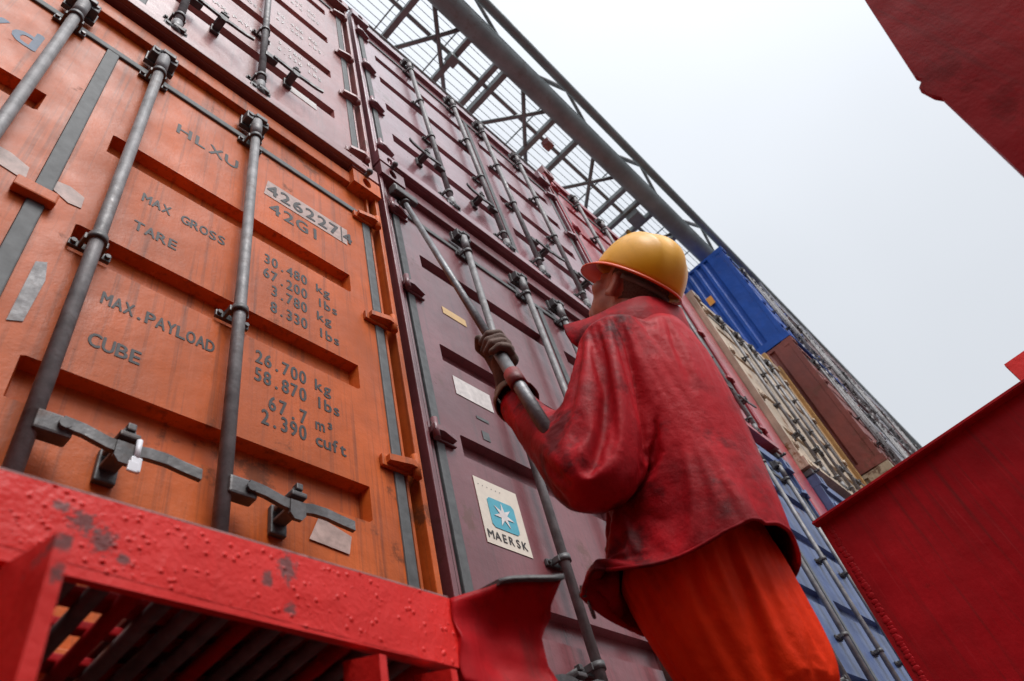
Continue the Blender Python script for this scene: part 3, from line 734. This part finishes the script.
bh = tag(empty('added_shade_bulkhead', (-.8, -2.5, 0)), 'added unseen dark red steel bulkhead with stiffeners, shading the lower walkway', 'bulkhead')  # added out of view to block low sky and shade the lower walkway
mb = MB(); mb.box(-2.6, 1.75, -.012, .012, -.02, 2.9, .004); obj('web', mb, M['redplate'], bh)
mb = MB(); mb.box(-2.6, 1.75, -.05, .06, 2.9, 2.915, .003); obj('top_flange', mb, M['redplate'], bh)
mb = MB(); mb.box(-1.612, -1.588, .02, 2.3, -.02, 4.2, .004); obj('end_wall', mb, M['redplate'], bh)  # unseen wall, also added, darkens the faces turned to the left
for k in range(6):
    mb = MB(); mb.box(-2.5 + k * .8, -2.488 + k * .8, .012, .09, -.02, 2.89, .002); obj('stiffener', mb, M['redplate'], bh)

# ------------------------------------------------------------------ lashing gear
P0 = Vector((1.485, -.045, 3.558)); HP = Vector((1.178, -.508, 1.787)); AX = (P0 - HP).normalized()
lb = tag(empty('lashing_bar', tuple(HP)), 'long steel lashing bar hooked to a corner and held by the worker', 'lashing bar')
def lbp(name, mb, mat):
    me = mb.mesh(name); me.transform(Matrix.Translation(-HP)); return obj(name, me, mat, lb)
mb = MB(); mb.cyl(HP + AX * .03, P0, .0135, seg=16); lbp('bar', mb, M['bar'])
mb = MB(); mb.cyl(HP - AX * .47, HP + AX * .05, .0175, seg=18); lbp('handle_tube', mb, M['bar'])
mb = MB(); mb.cyl(HP - AX * .225, HP - AX * .155, .0235, seg=18); lbp('red_collar', mb, M['collar_red'])
mb = MB()
mb.cyl(P0 - AX * .05, P0 + AX * .05, .026, seg=14); mb.ball(P0 + AX * .06, .036, 2); mb.box(P0.x - .08, P0.x - .0, -.07, -.02, P0.z + .02, P0.z + .09, .01); mb.box(P0.x - .09, P0.x + .06, -.085, -.05, P0.z - .01, P0.z + .045, .01)
lbp('hook_head', mb, M['steel_dark'])
tb = tag(empty('turnbuckle', (1.42, -.42, 1.3)), 'steel turnbuckle rod below the jacket hem beside the orange trousers', 'turnbuckle')
A = Vector((1.545, -.47, 1.22)); B = Vector((1.556, -.46, .93)); 
mb = MB(); mb.cyl(A, B + (B - A) * .8, .016, seg=14); me = mb.mesh('screw_rod'); me.transform(Matrix.Translation((-1.42, .42, -1.3))); obj('screw_rod', me, M['bar'], tb)
mb = MB(); t0 = A.lerp(B, .52); mb.cyl(t0, t0 + (B - A).normalized() * .035, .028, seg=12); mb.box(t0.x - .035, t0.x - .005, t0.y - .03, t0.y + .01, t0.z - .01, t0.z + .03, .004)
me = mb.mesh('end_nut'); me.transform(Matrix.Translation((-1.42, .42, -1.3))); obj('end_nut', me, M['steel'], tb)

# ------------------------------------------------------------------ the worker
def evaluated(mb, vox, smooth=8, fac=.5):
    me = mb.mesh('tmp'); o = bpy.data.objects.new('tmp', me); COL.objects.link(o)
    r_ = o.modifiers.new('r', 'REMESH'); r_.mode = 'VOXEL'; r_.voxel_size = vox
    if smooth:
        s_ = o.modifiers.new('s', 'SMOOTH'); s_.iterations = smooth; s_.factor = fac
    dg = bpy.context.evaluated_depsgraph_get(); dg.update()
    out = bpy.data.meshes.new_from_object(o.evaluated_get(dg), depsgraph=dg)
    bpy.data.objects.remove(o); bpy.data.meshes.remove(me)
    for p_ in out.polygons: p_.use_smooth = True
    return out
def drape(me, pin, colliders, frames, shrink, bend, sub=1, mass=.25):
    """let the garment hang: a short cloth simulation, then the settled shape becomes the mesh"""
    o = bpy.data.objects.new('tmp', me); COL.objects.link(o)
    vg = o.vertex_groups.new(name='pin')
    for v in me.vertices:
        w = pin(v.co)
        if w > 0: vg.add([v.index], w, 'REPLACE')
    c = o.modifiers.new('cloth', 'CLOTH'); q = c.settings
    q.quality = 6; q.mass = mass; q.tension_stiffness = q.compression_stiffness = 25; q.shear_stiffness = 12
    q.bending_stiffness = bend; q.bending_damping = .5; q.tension_damping = q.compression_damping = q.shear_damping = 10; q.air_damping = 2
    q.vertex_group_mass = 'pin'; q.shrink_min = shrink
    c.collision_settings.distance_min = .004; c.collision_settings.collision_quality = 3
    mods = []
    for k in colliders:
        mm = k.modifiers.new('collision', 'COLLISION'); k.collision.thickness_outer = .006; mods.append((k, mm))
    SC.frame_start = 1; SC.frame_end = frames; c.point_cache.frame_end = frames
    for f in range(1, frames + 1): SC.frame_set(f)
    if sub:
        ss = o.modifiers.new('s', 'SUBSURF'); ss.levels = ss.render_levels = sub
    dg = bpy.context.evaluated_depsgraph_get(); dg.update()
    out = bpy.data.meshes.new_from_object(o.evaluated_get(dg), depsgraph=dg)
    for k, mm in mods: k.modifiers.remove(mm)
    bpy.data.objects.remove(o)
    SC.frame_set(1)
    for p_ in out.polygons: p_.use_smooth = True
    return out
def cut(me, co, no):
    bm = bmesh.new(); bm.from_mesh(me)
    bmesh.ops.bisect_plane(bm, geom=list(bm.verts) + list(bm.edges) + list(bm.faces), plane_co=co, plane_no=no, clear_inner=True)
    bmesh.ops.remove_doubles(bm, verts=bm.verts, dist=.002); bm.to_mesh(me); bm.free()
def ridge(p): return 1 - 2 * abs(noise.noise(p))
def wrinkle(me, fn):
    me.update(); ns = [v.normal.copy() for v in me.vertices]
    for v, n in zip(me.vertices, ns): v.co = v.co + n * fn(v.co)
def ell(cx, cy, cz, rx, ry, n=40, tilt=0, pw=2.0):
    out = []
    for i in range(n):
        a = 2 * math.pi * i / n; c, s = math.cos(a), math.sin(a)
        out.append(Vector((cx + rx * abs(c) ** (2 / pw) * (1 if c > 0 else -1), cy + ry * abs(s) ** (2 / pw) * (1 if s > 0 else -1), cz + tilt * s)))
    return out
MS = plain('weathered_skin', (.56, .27, .19), .5, .15, 35, .15)
MJ = cloth('red_work_jacket_cloth', (.49, .008, .016), .54, .8, .0)
MT = cloth('orange_red_trousers_cloth', (1.0, .042, .004), .65, .22, .0, dirtc=(.30, .02, .01))
MG = cloth('dirty_leather_glove', (.17, .105, .08), .7, .85, .1, dirtc=(.03, .018, .014))
MGC = cloth('tan_glove_cuff', (.32, .21, .14), .7, .5, .1, dirtc=(.06, .03, .02))
MH = paint('orange_yellow_helmet_plastic', (.95, .46, .012), .42, .06, .35, .10, .05, spec=.35, rustc=(.30, .15, .03), dirt=(.35, .16, .02))
MHB = plain('orange_helmet_brim_plastic', (.85, .10, .015), .42, .08, 9, .04)
MHair = plain('short_grey_brown_hair', (.15, .11, .085), .8, .4, 160, .6)
MBoot = plain('black_rubber_boot', (.02, .02, .02), .5, .2)
MStrap = plain('helmet_strap', (.18, .17, .15), .7, .2)

HC = Vector((1.388, -.862, 1.835))                    # head centre
Ff = Vector((0.03, .50, .86)).normalized()            # where the face points: up at the hook
Ss = Ff.cross(Vector((0, 0, 1))).normalized()         # to his right (+X)
Uu = Ss.cross(Ff).normalized()
HM = Matrix((Ss, Ff, Uu)).transposed()                # columns: right, forward, up
def hd(x, y, z): return HC + HM @ Vector((x, y, z))
SL, EL, WL = Vector((1.255, -.80, 1.555)), Vector((1.115, -.637, 1.268)), Vector((1.235, -.47, 1.650))
SRt, ER, WR = Vector((1.565, -.83, 1.57)), Vector((1.60, -.60, 1.30)), Vector((1.50, -.52, 1.25))
b = MB()
# head
b.ball(hd(0, -.012, .035), .1, 3, (.78, .98, .98), HM); b.ball(hd(0, .035, -.045), .07, 3, (.86, .95, 1.1), HM)
b.ball(hd(0, .075, -.085), .036, 2, (1, .8, .8), HM); b.ball(hd(0, .082, .02), .05, 2, (1.1, .55, .5), HM)
b.chain([hd(0, .092, .012), hd(0, .112, -.028)], [.010, .016]); b.ball(hd(0, .095, -.062), .022, 2, (1.2, .7, .5), HM)
for s in (-1, 1):
    b.ball(hd(s * .045, .068, -.02), .028, 2); b.chain([hd(s * .083, -.028, -.034), hd(s * .090, -.034, -.008), hd(s * .090, -.026, .018), hd(s * .086, -.008, .022)], [.0095, .0095, .010, .009]); b.ball(hd(s * .078, -.014, -.010), .022, 2, (.35, .9, 1.1), HM); b.ball(hd(s * .083, -.012, -.034), .011, 2)
b.chain([hd(0, -.045, -.05), Vector((1.385, -.87, 1.66)), Vector((1.39, -.85, 1.55))], [.066, .062, .075])
b.chain([Vector((1.39, -.84, 1.5)), Vector((1.41, -.74, 1.2)), Vector((1.44, -.71, .95))], [.12, .115, .115])
for S_, E_, W_ in ((SL, EL, WL), (SRt, ER, WR)):
    b.chain([S_.lerp(Vector((1.39, -.84, 1.52)), .45), S_, E_, W_], [.085, .062, .047, .033])
for s, hx in ((-1, 1.39), (1, 1.52)):
    b.chain([Vector((hx, -.72, .93)), Vector((hx + s * .02, -.66, .50)), Vector((hx + s * .03, -.69, .09))], [.080, .060, .045])
person = tag(obj('person', evaluated(b, .0075, 3), MS), 'worker in a red jacket, orange trousers and yellow hard hat gripping the lashing bar', 'person')
# ears' hollow, eyes
for s in (-1, 1):
    mb = MB(); mb.ball(hd(s * .032, .083, -.008), .0125, 2); obj('eye', mb, M['white'], person)
# hair: cropped band round the back of the head
b = MB(); b.ball(hd(0, -.020, .028), .1015, 5, (.795, .99, .98), HM)
def bald(v):
    q = HM.transposed() @ (v.co - HC)
    return q.y > .022 - max(0, .03 - q.z) * .75 or q.z < -.05 or (abs(q.x) > .05 and (q.y + .014) ** 2 + (q.z + .006) ** 2 < .034 ** 2)
for v in [v for v in b.bm.verts if bald(v)]: b.bm.verts.remove(v)
obj('hair', b, MHair, person)
# hard hat
def hat_pt(a, t, grow=0.0):
    # a azimuth (0 = front), t 0 rim .. 1 top
    rx, ry, rz = .117 + grow, .146 + grow, .142 + grow
    e = t * math.pi / 2; c = math.cos(e) ** .74; z = rz * math.sin(e)
    x = rx * math.sin(a) * c; y = ry * math.cos(a) * c
    # centre ridge running front to back, two side ribs
    rg = .010 / (1 + math.exp((abs(x) - .026) / .003)) * math.sin(e) ** .5 + .006 * (math.exp(-((abs(x) - .062) / .009) ** 2)) * math.sin(e) ** .6
    return hd(x * (1 + rg * 2), y - .012, .038 + z + rg)
na, ntt = 72, 22
rings = [[hat_pt(2 * math.pi * i / na, (j / ntt) ** .9 * .995) for i in range(na)] for j in range(ntt + 1)]
b = MB(); b.loft(rings, cap=False)
bmesh.ops.contextual_create(b.bm, geom=[e for e in b.bm.edges if e.is_boundary and (sum((v.co for v in e.verts), Vector()) / 2 - hd(0, -.012, .19)).length < .05])
for f in b.bm.faces: f.smooth = True
bm_ = b.bm; bmesh.ops.recalc_face_normals(bm_, faces=bm_.faces)
me = b.mesh('hard_hat'); hat = obj('hard_hat', me, MH, person)
sm = hat.modifiers.new('thickness', 'SOLIDIFY'); sm.thickness = .004; sm.offset = -1
b = MB(); rr = []
for i in range(na + 1):
    a = 2 * math.pi * i / na; f_ = max(0, math.cos(a)) ** 2.2
    ext = .005 + .052 * f_; drop = -.004 - .026 * f_
    x, y = .118 * math.sin(a), .146 * math.cos(a) - .012
    n_ = Vector((math.sin(a), math.cos(a), 0))
    p1 = Vector((x, y, .042)); p2 = p1 + n_ * ext + Vector((0, 0, drop))
    rr.append([hd(*p1), hd(*(p1.lerp(p2, .5) + Vector((0, 0, .002)))), hd(*p2), hd(*(p2 + Vector((0, 0, -.005)))), hd(*(p1.lerp(p2, .5) + Vector((0, 0, -.004)))), hd(*(p1 + Vector((0, 0, -.006))))])
b.loft(rr, cap=False); obj('brim', b, MHB, hat)
mb = MB(); mb.box(-.014, .014, -.004, .004, -.006, .006, .002); me = mb.mesh('vent_clip'); me.transform(Matrix.Translation(hd(-.05, .06, .165)) @ HM.to_4x4()); obj('vent_clip', me, MStrap, hat)
b = MB()
rr = [[hd((.1 + k) * math.sin(t) * .93, -(.112 + k) * math.cos(t) - .01, .0 + dz) for k, dz in ((0, .016), (.003, .016), (.003, .030), (0, .030))] for t in [(-1.3 + 2.6 * i / 24) for i in range(25)]]
b.loft(rr); obj('head_band', b, MStrap, hat)

# trousers
b = MB()
b.loft([ell(x, y, z, rx, ry, 40, 0, 2.3) for z, x, y, rx, ry in ((.78, 1.432, -.705, .135, .126), (.88, 1.425, -.700, .165, .148), (.96, 1.41, -.692, .190, .162), (1.02, 1.41, -.69, .198, .166), (1.12, 1.43, -.705, .175, .145))])
for s, hx in ((-1, 1.385), (1, 1.495)):
    b.chain([Vector((hx, -.705, .86)), Vector((hx + s * .02, -.655, .5)), Vector((hx + s * .03, -.685, .12))], [.082, .082, .084], .25)
mt_ = evaluated(b, .0115, 5, .5)
mt_ = drape(mt_, lambda p: 1.0 if p.z > 1.03 or p.z < .16 else 0, [person], 24, -.11, .12)
tr = obj('trousers', mt_, MT, person)
for s, hx in ((-1, 1.325), (1, 1.535)):
    b = MB(); x = hx + s * .03
    b.ball((x, -.69, .07), .06, 3, (.85, 1, 1.2)); b.ball((x, -.60, .035), .055, 3, (.85, 1.9, .75)); b.ball((x, -.68, .035), .055, 3, (.85, 1.2, .75))
    me_ = evaluated(b, .009, 4)
    for v in me_.vertices: v.co.z = max(v.co.z, -.015)
    obj('boot', me_, MBoot, person)

# jacket
b = MB()
sl_ = [(.86, 1.362, -.655, .232, .180, 3.0), (1.0, 1.366, -.660, .234, .182, 2.8), (1.12, 1.392, -.688, .226, .182, 2.6), (1.25, 1.425, -.722, .206, .175, 2.3), (1.38, 1.418, -.775, .196, .158, 2.3), (1.48, 1.405, -.815, .188, .140, 2.3), (1.55, 1.39, -.838, .172, .122, 2.3), (1.61, 1.388, -.85, .118, .105, 2.2), (1.64, 1.388, -.855, .095, .095, 2.0)]
b.loft([ell(x, y, z, rx, ry, 48, 0, pw) for z, x, y, rx, ry, pw in sl_])
b.chain([Vector((1.32, -.83, 1.52)), SL, SL.lerp(EL, .5) + Vector((-.002, -.012, -.012)), EL + Vector((-.005, -.030, -.005))], [.110, .102, .118, .098], .25)
b.chain([EL + Vector((.01, .0, 0)), EL.lerp(WL, .35) + Vector((.004, 0, 0)), EL.lerp(WL, .86)], [.082, .066, .052], .25)
b.chain([Vector((1.48, -.84, 1.53)), SRt, SRt.lerp(ER, .5), ER], [.115, .108, .098, .082], .25)
b.chain([ER, ER.lerp(WR, .5), ER.lerp(WR, .95)], [.082, .068, .055], .25)
mj = evaluated(b, .0105, 3, .5)
cut(mj, (1.42, -.68, 1.035), (0, .06, 1))
mj = drape(mj, lambda p: 1.0 if p.z > 1.60 or ((p - EL.lerp(WL, .9)).length < .06 and p.z > 1.56) or (p - ER.lerp(WR, .95)).length < .05 or (p.x < 1.20 and p.y > -.60 and p.z < 1.055) else 0, [person, tr], 30, -.065, .12)
jk = obj('jacket', mj, MJ, person)
so = jk.modifiers.new('thickness', 'SOLIDIFY'); so.thickness = .005; so.offset = -1
# stitched hem and collar
bm = bmesh.new(); bm.from_mesh(mj)
loop = [e for e in bm.edges if e.is_boundary]
hem = MB()
for e in loop:
    a, c = e.verts[0].co, e.verts[1].co
    if a.z < 1.12: hem.cyl(a, c, .0042, seg=6, cap=False)
bm.free()
obj('hem', hem, MJ, jk)
CT = [(1.198, -0.718, 1.705), (1.234, -0.79, 1.696), (1.265, -0.871, 1.696), (1.306, -0.922, 1.7), (1.398, -0.945, 1.718), (1.508, -0.938, 1.748)]
CBm = [(1.208, -0.718, 1.642), (1.222, -0.783, 1.606), (1.248, -0.854, 1.605), (1.31, -0.909, 1.607), (1.439, -0.923, 1.632), (1.544, -0.901, 1.645)]
mir = lambda p: Vector((2 * 1.387 - p.x, p.y, p.z))
CT = [Vector(p) for p in CT]; CBm = [Vector(p) for p in CBm]
CT = CT + [mir(p) for p in CT[1::-1]]; CBm = CBm + [mir(p) for p in CBm[1::-1]]
def spline(P, t):
    n = len(P) - 1; i = min(int(t * n), n - 1); u = t * n - i
    p0, p1, p2, p3 = P[max(i - 1, 0)], P[i], P[i + 1], P[min(i + 2, n)]
    return .5 * ((2 * p1) + (p2 - p0) * u + (2 * p0 - 5 * p1 + 4 * p2 - p3) * u * u + (3 * p1 - p0 - 3 * p2 + p3) * u ** 3)
rr = []; ctr = Vector((1.387, -.845, 1.66))
for i in range(81):
    t = i / 80; tp = spline(CT, t); bt = spline(CBm, t)
    out = Vector((bt.x - ctr.x, bt.y - ctr.y, 0)).normalized()
    bt2 = bt - out * .012 - Vector((0, 0, .03)); md = tp.lerp(bt, .5) + out * (.006 + .006 * noise.noise(Vector((t * 9, 1, 2))))
    rr.append([bt2, bt + out * .004, md, tp, tp - out * .007 - Vector((0, 0, .001)), md - out * .010, bt2 - out * .012])
b = MB(); b.loft(rr, cap=True)
col_ = obj('collar', b, MJ, jk)
def on_jacket(t):
    v = min(mj.vertices, key=lambda q: (q.co - Vector(t)).length_squared); return v.co.copy(), v.normal.copy()
for t in ((1.195, -.53, 1.03), (1.205, -.515, 1.03)):
    q, n = on_jacket(t); n.z = 0; n.normalize()
    b = MB(); b.cyl(q - n * .004, q + n * .006, .009, seg=12); obj('snap_button', b, M['steel'], jk)
q, n = on_jacket((1.20, -.51, .99)); q.z -= .012
b = MB(); b.tube([q + Vector((.013 * math.cos(t), .006 * math.cos(t), .017 * math.sin(t))) for t in [2 * math.pi * k / 16 for k in range(17)]], .0035, 6); obj('ring', b, M['steel'], jk)
# gloves: palm, four fingers, thumb, flared cuff
def glove(H_, axis, pdir, wrist, cuff_axis):
    """grip: axis = along the bar (towards index side), pdir = from the bar to the palm"""
    b = MB(); q = axis.cross(pdir).normalized()
    rb = .0175; rf = .0148
    palm = [H_ + pdir * (rb + .016) + axis * o for o in (-.042, -.014, .014, .042)]
    for i, p_ in enumerate(palm): b.ball(p_, .023, 2); b.ball(p_ + q * .026, .023, 2); b.ball(p_.lerp(wrist, .45) + q * .022, .026, 2)
    b.chain([H_ + pdir * (rb + .018) + q * .03, wrist], [.036, .036], .3)
    for i, o in enumerate((.046, .016, -.0145, -.043)):
        ln = (.95, 1.05, 1.0, .85)[i]; rr_ = rf * (1, 1.05, 1, .9)[i]
        pts = []
        for k, ang in enumerate((20, -35, -90, -150, -205)):
            a = R(20 + (ang - 20) * ln); rad = rb + rr_ + (.004 if k == 0 else .0)
            pts.append(H_ + axis * (o + .003 * math.sin(i * 2 + k)) + (pdir * math.cos(a) - q * -math.sin(a)) * rad)
        b.chain(pts, [rr_ * 1.1, rr_ * 1.08, rr_, rr_ * .95, rr_ * .85], .35)
    th = [wrist.lerp(H_ + pdir * .03, .6) + q * .03 + axis * .02, H_ + axis * .060 + q * .042 + pdir * .012, H_ + axis * .072 + q * .034 - pdir * .020, H_ + axis * .066 + q * .008 - pdir * .038]
    b.chain(th, [.021, .018, .016, .0135], .35)
    return b
camd = (Vector((0, -1.25, .35)) - HP).normalized()
cperp = (camd - AX * camd.dot(AX)).normalized(); sidev = AX.cross(cperp).normalized()     # to the right seen from the camera
if sidev.x < 0: sidev = -sidev
pd = (-cperp * .80 + sidev * .55).normalized()
wr = WL + Vector((.0, .0, .025))
b = glove(HP - AX * .0, AX, pd, wr, None)
gl = obj('glove', evaluated(b, .0036, 3, .5), MG, person)
b = MB(); ca = (wr - EL).normalized()
ce = wr - ca * .05
u1 = ca.cross(Vector((1, 0, 0))).normalized(); u2 = ca.cross(u1)
rings = []
for t, r_ in ((-.075, .064), (-.05, .060), (-.02, .050), (.01, .040), (.03, .036)):
    rings.append([wr + ca * (t + .006 * noise.noise(Vector((k, t * 30, 0)))) + (u1 * math.cos(2 * math.pi * k / 28) + u2 * math.sin(2 * math.pi * k / 28)) * (r_ + .005 * noise.noise(Vector((math.cos(2 * math.pi * k / 28) * 2, math.sin(2 * math.pi * k / 28) * 2, t * 20)))) for k in range(28)])
b.loft(rings, cap=False); cf = obj('cuff', b, MGC, gl); so = cf.modifiers.new('thickness', 'SOLIDIFY'); so.thickness = .004
HR = A.lerp(B, .05); axr = (A - B).normalized(); pr_ = Vector((.75, -.6, .2)); pr_ = (pr_ - axr * pr_.dot(axr)).normalized()
b = glove(HR, axr, pr_, WR, None); obj('glove', evaluated(b, .0042, 3, .5), MG, person)
